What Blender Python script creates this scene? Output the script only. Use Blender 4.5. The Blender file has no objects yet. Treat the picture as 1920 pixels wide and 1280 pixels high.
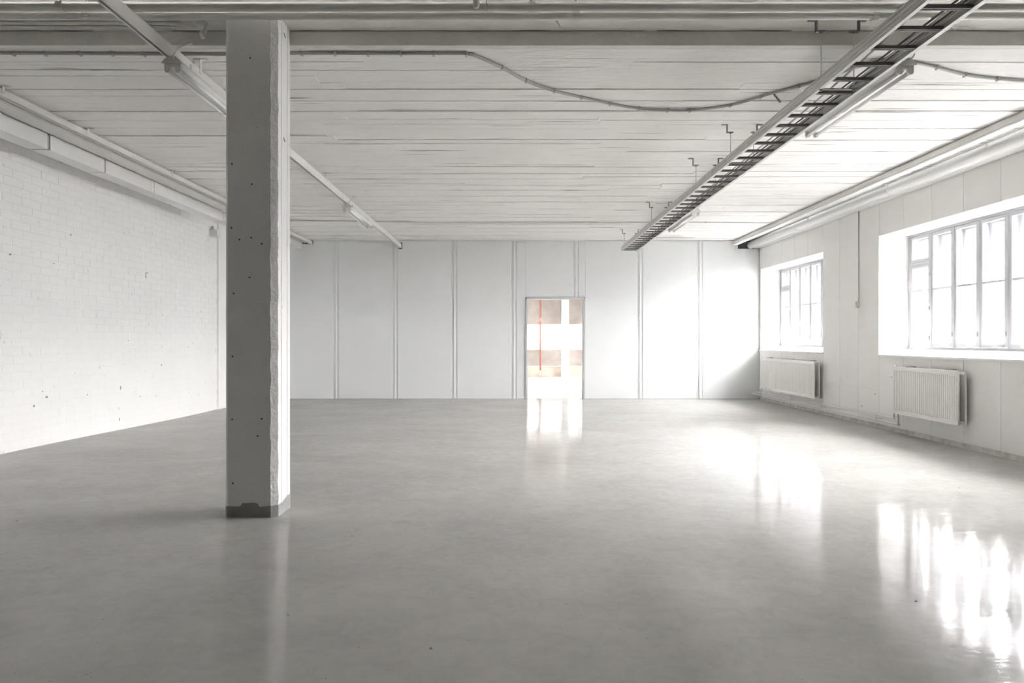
import bpy, math, random
from mathutils import Vector, Matrix, noise

# ------------------------------------------------------------------ camera, sky, exposure
scene = bpy.context.scene
col = scene.collection
F = 1348.0            # focal length in pixels of the 1920x1280 frame
H = 1.2               # eye height
cam_d = bpy.data.cameras.new('camera')
cam_d.sensor_width = 36.0
cam_d.lens = F / 1920 * 36.0
cam_d.shift_y = -2.5 / 1920
cam_d.clip_end = 300
cam = bpy.data.objects.new('camera', cam_d)
cam.location = (0, 0, H)
cam.rotation_euler = (math.pi / 2, 0, 0)
col.objects.link(cam)
scene.camera = cam

world = bpy.data.worlds.new('overcast_sky')
scene.world = world
world.use_nodes = True
bg = world.node_tree.nodes['Background']
bg.inputs['Color'].default_value = (1.0, 0.99, 0.985, 1)
bg.inputs['Strength'].default_value = 1.0
scene.view_settings.view_transform = 'Standard'
scene.view_settings.look = 'None'
scene.view_settings.gamma = 1.0
scene.view_settings.use_curve_mapping = False
scene.view_settings.exposure = 6.45
scene.cycles.max_bounces = 6
scene.cycles.diffuse_bounces = 5
scene.cycles.glossy_bounces = 4
scene.cycles.transparent_max_bounces = 12
scene.cycles.adaptive_threshold = 0.03

# window daylight is sampled through portals lying in the window openings
WIN = [(11.63, 14.58), (4.94, 9.855)]  # nearer window stretched out of view to add light to the near room
def portal(c, sx, sy, rot):
    d = bpy.data.lights.new('window_portal', 'AREA')
    d.shape = 'RECTANGLE'; d.size = sx; d.size_y = sy
    d.cycles.is_portal = True
    o = bpy.data.objects.new('window_portal', d)
    o.location = c; o.rotation_euler = rot
    col.objects.link(o)
for a, b in WIN:
    portal((5.96, (a + b) / 2, 1.85), 1.62, b - a, (0, math.pi / 2, 0))
HALL_GLAZING = []
for a, b in HALL_GLAZING:
    portal((7.15, (a + b) / 2, 1.9), 2.4, b - a, (0, math.pi / 2, 0))
portal((0.5, 23.8, 1.30), 12.5, 0.84, (-math.pi / 2, 0, 0))

# ------------------------------------------------------------------ helpers
R = random.Random(7)
WPOS = {}

def px(x, y, Y=None, X=None, Z=None):
    """photo pixel -> point on the plane at the given Y, X or Z"""
    dx, dz = (x - 960) / F, -(y - 637.5) / F
    if Y is not None: t = Y
    elif X is not None: t = X / dx
    else: t = (Z - H) / dz
    return Vector((dx * t, t, H + dz * t))

class MB:
    def __init__(self): self.v = []; self.f = []
    def add(self, vs, fs):
        n = len(self.v)
        self.v += [tuple(p) for p in vs]
        self.f += [tuple(i + n for i in f) for f in fs]
        return self
    def box(self, x0, x1, y0, y1, z0, z1):
        vs = [(x, y, z) for z in (z0, z1) for y in (y0, y1) for x in (x0, x1)]
        return self.add(vs, [(0, 2, 3, 1), (4, 5, 7, 6), (0, 1, 5, 4), (2, 6, 7, 3), (0, 4, 6, 2), (1, 3, 7, 5)])
    def prism(self, poly, axis, a, b):
        """extrude a 2d polygon along an axis; poly in the other two axes, in order"""
        def P(p, t):
            if axis == 'x': return (t, p[0], p[1])
            if axis == 'y': return (p[0], t, p[1])
            return (p[0], p[1], t)
        n = len(poly)
        vs = [P(p, a) for p in poly] + [P(p, b) for p in poly]
        fs = [(i, (i + 1) % n, n + (i + 1) % n, n + i) for i in range(n)]
        fs += [tuple(range(n))[::-1], tuple(range(n, 2 * n))]
        return self.add(vs, fs)
    def tube(self, pts, r, n=8, caps=True):
        pts = [Vector(p) for p in pts]
        rings = []
        prev = None
        for i, p in enumerate(pts):
            a = pts[max(i - 1, 0)]; b = pts[min(i + 1, len(pts) - 1)]
            t = (b - a).normalized()
            if prev is None:
                u = t.orthogonal().normalized()
            else:
                u = (prev - t * prev.dot(t))
                u = u.normalized() if u.length > 1e-5 else t.orthogonal().normalized()
            prev = u
            w = t.cross(u)
            rr = r[i] if isinstance(r, (list, tuple)) else r
            rings.append([p + (u * math.cos(k * 2 * math.pi / n) + w * math.sin(k * 2 * math.pi / n)) * rr for k in range(n)])
        vs = [q for ring in rings for q in ring]
        fs = []
        for i in range(len(rings) - 1):
            for k in range(n):
                a = i * n + k; b = i * n + (k + 1) % n
                fs.append((a, b, b + n, a + n))
        if caps:
            fs.append(tuple(range(n))[::-1])
            fs.append(tuple(range(len(vs) - n, len(vs))))
        return self.add(vs, fs)
    def build(self, name, mat, parent=None, smooth=False, bevel=0, **tags):
        xs = [[p[k] for p in self.v] for k in range(3)]
        c = Vector([(min(q) + max(q)) / 2 for q in xs])
        me = bpy.data.meshes.new(name)
        me.from_pydata([tuple(Vector(p) - c) for p in self.v], [], self.f)
        import bmesh
        bm = bmesh.new(); bm.from_mesh(me)
        bmesh.ops.recalc_face_normals(bm, faces=bm.faces)
        bm.to_mesh(me); bm.free()
        if smooth:
            for p in me.polygons: p.use_smooth = True
        me.materials.append(mat)
        return link(name, me, c, parent, bevel, **tags)

def link(name, me, loc, parent=None, bevel=0, **tags):
    o = bpy.data.objects.new(name, me)
    col.objects.link(o)
    o.location = loc
    WPOS[o.name] = Vector(loc)
    if parent is not None:
        o.parent = parent
        o.matrix_parent_inverse = Matrix.Translation(-WPOS[parent.name])
    if bevel:
        m = o.modifiers.new('bevel', 'BEVEL'); m.width = bevel; m.segments = 2; m.limit_method = 'ANGLE'
    tag(o, **tags)
    return o

def tag(o, label=None, cat=None, group=None, kind=None):
    if label: o['label'] = label
    if cat: o['category'] = cat
    if group: o['group'] = group
    if kind: o['kind'] = kind
    return o

def empty(name, loc, **tags):
    o = bpy.data.objects.new(name, None)
    o.empty_display_size = 0.1
    col.objects.link(o); o.location = loc
    WPOS[o.name] = Vector(loc)
    return tag(o, **tags)

def bez(pts, n=8):
    """catmull-rom through points"""
    pts = [Vector(p) for p in pts]
    P = [pts[0] * 2 - pts[1]] + pts + [pts[-1] * 2 - pts[-2]]
    out = []
    for i in range(1, len(P) - 2):
        p0, p1, p2, p3 = P[i - 1], P[i], P[i + 1], P[i + 2]
        for k in range(n):
            t = k / n
            out.append(0.5 * ((2 * p1) + (p2 - p0) * t + (2 * p0 - 5 * p1 + 4 * p2 - p3) * t * t + (3 * p1 - p0 - 3 * p2 + p3) * t ** 3))
    out.append(pts[-1])
    return out

# ------------------------------------------------------------------ materials
def mat(name, color, rough=0.6, metal=0.0, spec=0.5, noise_amt=0.0, noise_scale=3.0, stretch=(1, 1, 1),
        bump=0.0, bump_scale=60.0, bump_stretch=(1, 1, 1), specks=0.0, speck_scale=40.0, streak=None):
    m = bpy.data.materials.new(name); m.use_nodes = True
    nt = m.node_tree; N = nt.nodes; L = nt.links
    b = N['Principled BSDF']
    b.inputs['Roughness'].default_value = rough
    b.inputs['Metallic'].default_value = metal
    b.inputs['Specular IOR Level'].default_value = spec
    geo = N.new('ShaderNodeNewGeometry')
    def vec(s):
        mp = N.new('ShaderNodeMapping'); mp.inputs['Scale'].default_value = s
        L.new(geo.outputs['Position'], mp.inputs['Vector']); return mp.outputs[0]
    def nz(s, scale, detail=4, rough_=0.55):
        t = N.new('ShaderNodeTexNoise'); t.inputs['Scale'].default_value = scale
        t.inputs['Detail'].default_value = detail; t.inputs['Roughness'].default_value = rough_
        L.new(vec(s), t.inputs['Vector']); return t.outputs['Fac']
    def ramp(x, p0, p1, c0=(0, 0, 0, 1), c1=(1, 1, 1, 1)):
        r = N.new('ShaderNodeValToRGB')
        r.color_ramp.elements[0].position = p0; r.color_ramp.elements[0].color = c0
        r.color_ramp.elements[1].position = p1; r.color_ramp.elements[1].color = c1
        L.new(x, r.inputs[0]); return r.outputs[0]
    def mul(a, c):
        x = N.new('ShaderNodeMix'); x.data_type = 'RGBA'; x.blend_type = 'MULTIPLY'
        x.inputs[0].default_value = 1
        L.new(a, x.inputs[6]); L.new(c, x.inputs[7]); return x.outputs[2]
    lo = tuple(c * (1 - noise_amt) for c in color) + (1,)
    hi = tuple(min(1, c * (1 + noise_amt)) for c in color) + (1,)
    c = ramp(nz(stretch, noise_scale), 0.3, 0.7, lo, hi)
    if specks:
        k = 1 - specks
        c = mul(c, ramp(nz((1, 1, 1), speck_scale, 2), 0.25, 0.30, (k, k, k, 1), (1, 1, 1, 1)))
    if streak:
        s, sc, p0, p1, k = streak
        c = mul(c, ramp(nz(s, sc, 3, 0.5), p0, p1, (k, k, k, 1), (1, 1, 1, 1)))
    L.new(c, b.inputs['Base Color'])
    if bump:
        bp = N.new('ShaderNodeBump'); bp.inputs['Strength'].default_value = 1.0
        bp.inputs['Distance'].default_value = bump
        L.new(nz(bump_stretch, bump_scale, 5, 0.6), bp.inputs['Height'])
        L.new(bp.outputs[0], b.inputs['Normal'])
    return m

M = {}
M['brick'] = mat('white_brick_paint', (0.89, 0.885, 0.875), 0.38, noise_amt=0.015, bump=0.002, bump_scale=35, specks=0.2, speck_scale=11)
M['mortar'] = mat('painted_mortar', (0.86, 0.855, 0.845), 0.5, noise_amt=0.06, noise_scale=5, bump=0.002, bump_scale=60)
M['ceil'] = mat('board_marked_ceiling_paint', (0.87, 0.86, 0.84), 0.7, noise_amt=0.03, noise_scale=2, bump=0.010, bump_scale=14,
                bump_stretch=(0.35, 1.7, 1), streak=((0.5, 16, 1), 1.5, 0.30, 0.345, 0.42))
M['slab'] = mat('old_ceiling_paint', (0.78, 0.765, 0.73), 0.6, noise_amt=0.06, noise_scale=4, bump=0.004, bump_scale=30)
M['gapdark'] = mat('dark_crack', (0.05, 0.045, 0.04), 0.9)
M['panel'] = mat('white_sheet_panel', (0.77, 0.78, 0.785), 0.42, noise_amt=0.008)
M['board'] = mat('grey_wall_board', (0.86, 0.85, 0.835), 0.6, noise_amt=0.012, bump=0.0006, bump_scale=200)
M['white'] = mat('white_plaster', (0.86, 0.86, 0.85), 0.6, noise_amt=0.01)
M['gloss'] = mat('white_gloss_paint', (0.5, 0.5, 0.52), 0.35, noise_amt=0.01)
M['column'] = mat('column_paint', (0.80, 0.79, 0.78), 0.6, noise_amt=0.02, noise_scale=5, bump=0.002, bump_scale=40, specks=0.3, speck_scale=30)
M['colrough'] = mat('column_edge_concrete', (0.74, 0.73, 0.72), 0.8, noise_amt=0.06, noise_scale=30, bump=0.012, bump_scale=28)
M['bare'] = mat('bare_concrete', (0.30, 0.30, 0.29), 0.8, noise_amt=0.12, noise_scale=14, bump=0.003, bump_scale=60)
M['plinth'] = mat('chipped_plinth', (0.62, 0.60, 0.57), 0.8, noise_amt=0.2, noise_scale=9, bump=0.01, bump_scale=25)
M['galv'] = mat('galvanised_steel', (0.62, 0.62, 0.60), 0.45, metal=0.55, noise_amt=0.05, noise_scale=12)
M['darksteel'] = mat('dark_steel', (0.20, 0.20, 0.19), 0.5, metal=0.4, noise_amt=0.05)
M['rail'] = mat('white_strut', (0.74, 0.73, 0.70), 0.45, noise_amt=0.03, noise_scale=8)
M['duct'] = mat('white_duct', (0.83, 0.825, 0.81), 0.4, noise_amt=0.01)
M['tube'] = mat('lamp_tube_glass', (0.93, 0.93, 0.92), 0.12)
M['pipe'] = mat('painted_pipe', (0.68, 0.665, 0.625), 0.45, noise_amt=0.04, noise_scale=6, bump=0.001, bump_scale=40)
M['wpipe'] = mat('white_pipe', (0.82, 0.82, 0.81), 0.4, noise_amt=0.01)
M['rad'] = mat('radiator_enamel', (0.78, 0.765, 0.74), 0.35, noise_amt=0.01)
M['cable'] = mat('grey_cable', (0.48, 0.475, 0.46), 0.5)
M['wcable'] = mat('painted_cable', (0.66, 0.65, 0.62), 0.55)
M['bcable'] = mat('black_cable', (0.10, 0.10, 0.10), 0.5)
M['voiddark'] = mat('opening_shade', (0.10, 0.10, 0.10), 0.9)  # stands in for the darkness inside the service openings
M['frame'] = mat('grey_door_frame', (0.52, 0.53, 0.54), 0.4, noise_amt=0.02)
M['beige'] = mat('stained_panel', (0.36, 0.325, 0.30), 0.6, noise_amt=0.22, noise_scale=1.6, specks=0.3, speck_scale=9)
M['hallconc'] = mat('hall_plinth_concrete', (0.52, 0.45, 0.39), 0.7, noise_amt=0.2, noise_scale=2)
M['pink'] = mat('primer_frame', (0.55, 0.40, 0.36), 0.5, noise_amt=0.05)
M['red'] = mat('red_pipe_paint', (0.42, 0.15, 0.10), 0.4, noise_amt=0.05)
M['wood'] = mat('pale_timber', (0.62, 0.52, 0.42), 0.7, noise_amt=0.08)
M['facade'] = mat('facade_sheet', (0.6, 0.61, 0.63), 0.5, noise_amt=0.02)
M['blockerwall'] = mat('daylight_blocker_render', (0.3, 0.3, 0.3), 0.8, noise_amt=0.03)  # kept dark to lower the daylight reaching the hall
M['outground'] = mat('yard_asphalt', (0.10, 0.10, 0.10), 0.9, noise_amt=0.1)
M['brass'] = mat('chrome_latch', (0.6, 0.6, 0.6), 0.3, metal=0.8)

def glass_mat():
    m = bpy.data.materials.new('window_glass'); m.use_nodes = True
    nt = m.node_tree; N = nt.nodes; L = nt.links
    N.remove(N['Principled BSDF'])
    out = N['Material Output']
    tr = N.new('ShaderNodeBsdfTransparent'); tr.inputs[0].default_value = (0.97, 0.97, 0.97, 1)
    gl = N.new('ShaderNodeBsdfGlossy'); gl.inputs['Roughness'].default_value = 0.02
    lw = N.new('ShaderNodeLayerWeight')
    pw = N.new('ShaderNodeMath'); pw.operation = 'POWER'; pw.inputs[1].default_value = 5.0
    L.new(lw.outputs['Facing'], pw.inputs[0])
    fr = N.new('ShaderNodeMath'); fr.operation = 'MULTIPLY_ADD'; fr.inputs[1].default_value = 0.9; fr.inputs[2].default_value = 0.04
    L.new(pw.outputs[0], fr.inputs[0])
    mx = N.new('ShaderNodeMixShader')
    L.new(fr.outputs[0], mx.inputs[0]); L.new(tr.outputs[0], mx.inputs[1]); L.new(gl.outputs[0], mx.inputs[2])
    L.new(mx.outputs[0], out.inputs[0])
    return m
M['glass'] = glass_mat()

def floor_mat(name, base, rough0, rough1):
    m = bpy.data.materials.new(name); m.use_nodes = True
    nt = m.node_tree; N = nt.nodes; L = nt.links
    b = N['Principled BSDF']
    geo = N.new('ShaderNodeNewGeometry')
    def nz(s, scale, detail=4, r=0.55, dist=0.0):
        mp = N.new('ShaderNodeMapping'); mp.inputs['Scale'].default_value = s
        L.new(geo.outputs['Position'], mp.inputs['Vector'])
        t = N.new('ShaderNodeTexNoise'); t.inputs['Scale'].default_value = scale
        t.inputs['Detail'].default_value = detail; t.inputs['Roughness'].default_value = r
        t.inputs['Distortion'].default_value = dist
        L.new(mp.outputs[0], t.inputs['Vector']); return t.outputs['Fac']
    def ramp(x, p0, p1, c0, c1):
        r = N.new('ShaderNodeValToRGB')
        r.color_ramp.elements[0].position = p0; r.color_ramp.elements[0].color = c0
        r.color_ramp.elements[1].position = p1; r.color_ramp.elements[1].color = c1
        L.new(x, r.inputs[0]); return r.outputs[0]
    def mul(a, c):
        x = N.new('ShaderNodeMix'); x.data_type = 'RGBA'; x.blend_type = 'MULTIPLY'
        x.inputs[0].default_value = 1
        L.new(a, x.inputs[6]); L.new(c, x.inputs[7]); return x.outputs[2]
    c = ramp(nz((1, 1.4, 1), 0.9, 6, 0.6, 0.6), 0.3, 0.7, tuple(k * 0.91 for k in base) + (1,), tuple(k * 1.07 for k in base) + (1,))
    c = mul(c, ramp(nz((1, 1, 1), 9, 5, 0.7, 1.0), 0.28, 0.62, (0.90, 0.895, 0.885, 1), (1.03, 1.03, 1.03, 1)))
    c = mul(c, ramp(nz((1, 1, 1), 55, 2), 0.23, 0.27, (0.55, 0.54, 0.52, 1), (1, 1, 1, 1)))
    # sealed concrete: matt body under a thin, weak waxy sheen
    N.remove(b)
    b = N.new('ShaderNodeBsdfDiffuse'); gl = N.new('ShaderNodeBsdfGlossy'); mx = N.new('ShaderNodeMixShader')
    L.new(c, b.inputs['Color'])
    rr = ramp(nz((1, 1.5, 1), 1.7, 5, 0.6, 0.8), 0.3, 0.7, (rough0,) * 3 + (1,), (rough1,) * 3 + (1,))
    L.new(rr, gl.inputs['Roughness'])
    lw = N.new('ShaderNodeLayerWeight'); lw.inputs['Blend'].default_value = 0.5
    pw = N.new('ShaderNodeMath'); pw.operation = 'POWER'; pw.inputs[1].default_value = 3.0
    ma = N.new('ShaderNodeMath'); ma.operation = 'MULTIPLY_ADD'; ma.inputs[1].default_value = 0.28; ma.inputs[2].default_value = 0.05
    L.new(lw.outputs['Facing'], pw.inputs[0]); L.new(pw.outputs[0], ma.inputs[0]); L.new(ma.outputs[0], mx.inputs[0])
    L.new(b.outputs[0], mx.inputs[1]); L.new(gl.outputs[0], mx.inputs[2]); L.new(mx.outputs[0], N['Material Output'].inputs[0])
    # trowelled unevenness: broad waves, fine wrinkles
    b1 = N.new('ShaderNodeBump'); b1.inputs['Distance'].default_value = 0.0035; b1.inputs['Strength'].default_value = 1
    L.new(nz((0.7, 1.2, 1), 0.8, 2, 0.4, 0.3), b1.inputs['Height'])
    b2 = N.new('ShaderNodeBump'); b2.inputs['Distance'].default_value = 0.0009; b2.inputs['Strength'].default_value = 1
    L.new(nz((0.8, 2.2, 1), 4.0, 4, 0.55, 0.8), b2.inputs['Height'])
    L.new(b1.outputs[0], b2.inputs['Normal'])
    L.new(b2.outputs[0], b.inputs['Normal']); L.new(b2.outputs[0], gl.inputs['Normal'])
    return m
M['floor'] = floor_mat('polished_concrete', (0.485, 0.478, 0.46), 0.05, 0.15)
M['hallfloor'] = floor_mat('hall_concrete', (0.62, 0.60, 0.58), 0.12, 0.35)

# ------------------------------------------------------------------ main dimensions
CE = 3.23       # board-marked ceiling
CN = 3.328      # higher ceiling on the camera's side of the beam
STEP = 4.95     # where the two meet
XL, XR = -5.12, 5.03
YB, YN = 14.65, -5.0

def sm(t):
    t = max(0.0, min(1.0, t)); return t * t * (3 - 2 * t)
def fz(x, y):
    """the old floor rises a few centimetres towards the near left"""
    return 0.058 * sm((1.5 - x) / 4) * sm((12 - y) / 5)

# floor
m = MB(); nx, ny = 56, 90
x0, x1, y0, y1 = -5.3, 5.06, YN, YB + 0.13
for j in range(ny + 1):
    for i in range(nx + 1):
        X = x0 + (x1 - x0) * i / nx; Y = y0 + (y1 - y0) * j / ny
        m.v.append((X, Y, fz(X, Y)))
for j in range(ny):
    for i in range(nx):
        a = j * (nx + 1) + i
        m.f.append((a, a + 1, a + nx + 2, a + nx + 1))
m.build('floor', M['floor'], smooth=True, kind='structure')

# ceiling: slab, beam edge, boards
ceiling = (MB().box(-5.4, 5.6, STEP + 0.06, YB + 0.15, CE + 0.022, CE + 0.30)
           .box(-5.4, 5.6, YN - 0.2, STEP + 0.06, CN, CE + 0.30)).build('ceiling', M['slab'], kind='structure')
MB().box(XL - 0.1, 5.06, STEP, STEP + 0.058, CE - 0.002, CN + 0.02).build('beam_edge', M['slab'], ceiling, bevel=0.004)
# crack between beam edge and near ceiling
m = MB(); n = 240
for i in range(n):
    xa = XL + (5.0 - XL) * i / n; xb = XL + (5.0 - XL) * (i + 1) / n
    ta = 0.002 + 0.010 * max(0, noise.noise((xa * 3.1, 0, 3))) ; tb = 0.002 + 0.010 * max(0, noise.noise((xb * 3.1, 0, 3)))
    oa = 0.004 * noise.noise((xa * 5, 2, 0)); ob = 0.004 * noise.noise((xb * 5, 2, 0))
    if ta < 0.0025 and tb < 0.0025 and noise.noise((xa * 1.3, 9, 0)) > 0.1: continue
    ya, yb = STEP - 0.004 + oa, STEP - 0.004 + ob
    m.add([(xa, ya - ta, CN - 0.002), (xb, yb - tb, CN - 0.002), (xb, yb + 0.003, CN - 0.002), (xa, ya + 0.003, CN - 0.002),
           (xa, ya - ta, CN + 0.001), (xb, yb - tb, CN + 0.001), (xb, yb + 0.003, CN + 0.001), (xa, ya + 0.003, CN + 0.001)],
          [(0, 1, 2, 3), (0, 4, 5, 1), (3, 2, 6, 7), (0, 3, 7, 4), (1, 5, 6, 2)])
m.build('paint_crack', M['gapdark'], ceiling)
y = STEP + 0.06; nb = 0
while y < YB - 0.02 and nb < 296:
    w = R.uniform(0.11, 0.165)
    ye = min(y + w, YB)
    gap = R.choice([0, 0.001, 0.002, 0.004, 0.006])
    nc = R.choice([2, 2, 3])
    cuts = [XL - 0.02] + [XL + (10.15 * (c + 1) / (nc + 1)) + R.uniform(-1.0, 1.0) for c in range(nc)] + [5.06]
    rowz = R.uniform(-0.002, 0.002)
    for a, b in zip(cuts[:-1], cuts[1:]):
        if b - a < 0.3: continue
        z = CE + rowz + R.uniform(-0.005, 0.005)
        t = R.uniform(-0.003, 0.003)
        mb = MB()
        mb.add([(a, y, z), (b, y, z + t * 0.4), (b, ye - gap, z + t), (a, ye - gap, z + t * 0.6),
                (a, y, CE + 0.03), (b, y, CE + 0.03), (b, ye - gap, CE + 0.03), (a, ye - gap, CE + 0.03)],
               [(0, 3, 2, 1), (4, 5, 6, 7), (0, 1, 5, 4), (2, 3, 7, 6), (1, 2, 6, 5), (0, 4, 7, 3)])
        mb.build('board', M['ceil'], ceiling); nb += 1
    y = ye

# left wall: mortar bed, bricks
wall_left = MB().box(XL - 0.30, XL - 0.0018, YN, YB + 0.13, -0.05, CE + 0.15).build('wall_left', M['mortar'], kind='structure')
BL, BH, J = 0.298, 0.0868, 0.0045
def brick_mesh(L_, H_):
    c = 0.0015
    hx, hz = (L_ - J) / 2, (H_ - J * 0.8) / 2
    vs = [(-0.02, -hx, -hz), (-0.02, hx, -hz), (-0.02, hx, hz), (-0.02, -hx, hz),
          (-c, -hx, -hz), (-c, hx, -hz), (-c, hx, hz), (-c, -hx, hz),
          (0, -hx + c, -hz + c), (0, hx - c, -hz + c), (0, hx - c, hz - c), (0, -hx + c, hz - c)]
    fs = [(8, 9, 10, 11)]
    for k in range(4):
        q = (k + 1) % 4
        fs += [(k, q, 4 + q, 4 + k), (4 + k, 4 + q, 8 + q, 8 + k)]
    return vs, fs
bv, bf = brick_mesh(BL, BH)
bme = bpy.data.meshes.new('brick'); bme.from_pydata(bv, [], bf); bme.materials.append(M['brick'])
pil_y = 12.48
rest = MB(); single = []
rows = int((CE - 0.0) / BH) + 1
for r in range(rows):
    z = 0.0 + (r + 0.5) * BH
    if z + BH / 2 > CE + 0.03: continue
    off = (0.5 * BL if r % 2 else 0) + R.uniform(-0.02, 0.02)
    k = 0
    yy = YN + off
    while yy < pil_y - BL * 0.2:
        dx = R.uniform(-0.0008, 0.0010)
        p = (XL + dx, yy + BL / 2, z + R.uniform(-0.001, 0.001))
        if 7.05 <= yy + BL / 2: single.append(p)
        else: rest.add([(v[0] + p[0], v[1] + p[1], v[2] + p[2]) for v in bv], bf)
        yy += BL
single.sort(key=lambda p: p[1])
for p in single[300:]:
    rest.add([(v[0] + p[0], v[1] + p[1], v[2] + p[2]) for v in bv], bf)
for p in single[:300]:
    link('brick', bme, p, wall_left)
rest.build('brick_field', M['brick'], wall_left, kind='stuff')
MB().box(XL - 0.05, XL + 0.028, pil_y, YB, -0.02, CE - 0.001).build('pilaster', M['brick'], wall_left, bevel=0.004)
# chips and nail marks in the paint
for (x_, y_, w_, h_) in [(226, 727, 0.012, 0.055), (303, 684, 0.018, 0.03), (224, 786, 0.012, 0.035), (88, 744, 0.03, 0.022), (80, 734, 0.014, 0.012),
                         (64, 761, 0.02, 0.03), (19, 477, 0.02, 0.016), (101, 494, 0.013, 0.013), (241, 638, 0.016, 0.012), (263, 743, 0.016, 0.014),
                         (133, 440, 0.010, 0.03), (305, 591, 0.012, 0.010), (378, 584, 0.014, 0.012), (353, 650, 0.014, 0.012), (164, 740, 0.012, 0.012)]:
    p = px(x_, y_, X=XL + 0.002)
    k = 7; pts = []
    for i in range(k):
        a = 2 * math.pi * i / k; q = R.uniform(0.6, 1.1)
        pts.append((p.y + math.cos(a) * w_ * q * 0.9, p.z + math.sin(a) * h_ * q * 0.6))
    MB().prism(pts, 'x', XL - 0.002, XL + 0.003).build('paint_chip', M['bare'], wall_left)
# small angle hook left in the wall
p = px(272, 511, X=XL); q = px(271, 521, X=XL)
(MB().tube([(XL, p.y + 0.06, p.z), (XL + 0.012, p.y + 0.06, p.z), (XL + 0.012, p.y, p.z), (XL + 0.012, p.y, q.z)], 0.0045, 6)
 .build('wall_hook', M['darksteel'], label='small bent steel hook left in the white brick wall', cat='hook'))
# box on a bracket at the far end of the brick wall
t = empty('junction_box', (XL, 12.3, 2.95), label='pale metal box on a bracket at the top of the brick wall behind the column', cat='box')
MB().box(XL + 0.001, XL + 0.14, 12.16, 12.30, 2.955, 3.075).build('box_body', M['duct'], t, bevel=0.004)
MB().box(XL + 0.03, XL + 0.06, 12.18, 12.22, 3.075, 3.13).build('bracket', M['galv'], t)

# wall behind the camera: darker, unpainted
MB().box(-5.4, 5.6, YN - 0.2, YN, -0.05, CE + 0.3).build('wall_front', M['bare'], kind='structure')

# ------------------------------------------------------------------ back wall with sheet panels and door opening
DX0, DX1, DZ = 0.272, 1.488, 2.075
yb0, yb1 = YB + 0.012, YB + 0.13
wall_back = (MB().box(-5.4, DX0, yb0, yb1, -0.02, CE + 0.02).box(DX1, 5.6, yb0, yb1, -0.02, CE + 0.02)
             .box(DX0, DX1, yb0, yb1, DZ, CE + 0.02)).build('wall_back', M['panel'], kind='structure')
JX = [XL + 0.03, -4.80, -3.59, -2.385, -1.175, 0.04, 1.30, 2.61, 3.83, XR + 0.0]
def panel(a, b, z0, z1):
    MB().box(a, b, YB, yb0 + 0.001, z0, z1).build('panel', M['panel'], wall_back, bevel=0.005)
g = 0.055
for a, b in zip(JX[:-1], JX[1:]):
    a2 = a + (g if a > XL + 0.1 else 0); b2 = b - (g if b < 5 else 0)
    if b2 <= DX0 or a2 >= DX1:
        panel(a2, b2, 0.012, CE - 0.004)
    else:
        if a2 < DX0 - 0.03: panel(a2, DX0 - 0.004, 0.012, CE - 0.004)
        if b2 > DX1 + 0.03: panel(DX1 + 0.004, b2, 0.012, CE - 0.004)
        panel(max(a2, DX0 - 0.002), min(b2, DX1 + 0.002), DZ + 0.004, CE - 0.004)
for j in JX[1:-1]:
    z0 = DZ + 0.004 if DX0 < j < DX1 else 0.012
    MB().box(j - 0.016, j + 0.016, YB - 0.002, yb0 + 0.001, z0, CE - 0.004).build('joint_strip', M['panel'], wall_back, bevel=0.004)
    MB().box(j - g + 0.006, j - g + 0.013, YB + 0.004, yb0 + 0.001, z0, CE - 0.004).build('joint_rib', M['panel'], wall_back)
MB().box(XL + 0.03, DX0, YB - 0.006, YB + 0.012, 0.0, 0.012).build('base_channel', M['frame'], wall_back)
MB().box(DX1, XR, YB - 0.006, YB + 0.012, 0.0, 0.012).build('base_channel', M['frame'], wall_back)
# dark plates painted in for the unlit service openings at the wall top
MB().box(4.60, XR, YB - 0.004, YB + 0.02, 3.06, CE - 0.01).build('opening_shade', M['voiddark'], wall_back)
MB().box(-4.30, -4.05, YB - 0.004, YB + 0.02, 3.16, CE - 0.005).build('opening_shade', M['voiddark'], wall_back)
MB().box(-2.31, -2.235, YB - 0.004, YB + 0.02, 3.055, 3.185).build('opening_shade', M['voiddark'], wall_back)
MB().box(4.545, 4.60, YB - 0.008, YB + 0.02, 3.02, CE - 0.01).build('opening_trim', M['panel'], wall_back)

# door frame
door = empty('door_1', ((DX0 + DX1) / 2, YB, 0), kind='structure')
w = 0.035
MB().box(DX0, DX0 + w, YB - 0.02, yb1 + 0.02, 0, DZ).build('jamb', M['frame'], door, bevel=0.003)
MB().box(DX1 - w, DX1, YB - 0.02, yb1 + 0.02, 0, DZ).build('jamb', M['frame'], door, bevel=0.003)
MB().box(DX0, DX1, YB - 0.02, yb1 + 0.02, DZ - w - 0.01, DZ).build('lintel', M['frame'], door, bevel=0.003)
MB().box(DX1 - w - 0.012, DX1 - w, YB + 0.06, yb1, 0, DZ - w).build('door_stop', M['frame'], door)
MB().box(DX0 + w, DX0 + w + 0.012, YB + 0.06, yb1, 0, DZ - w).build('door_stop', M['frame'], door)

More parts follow.
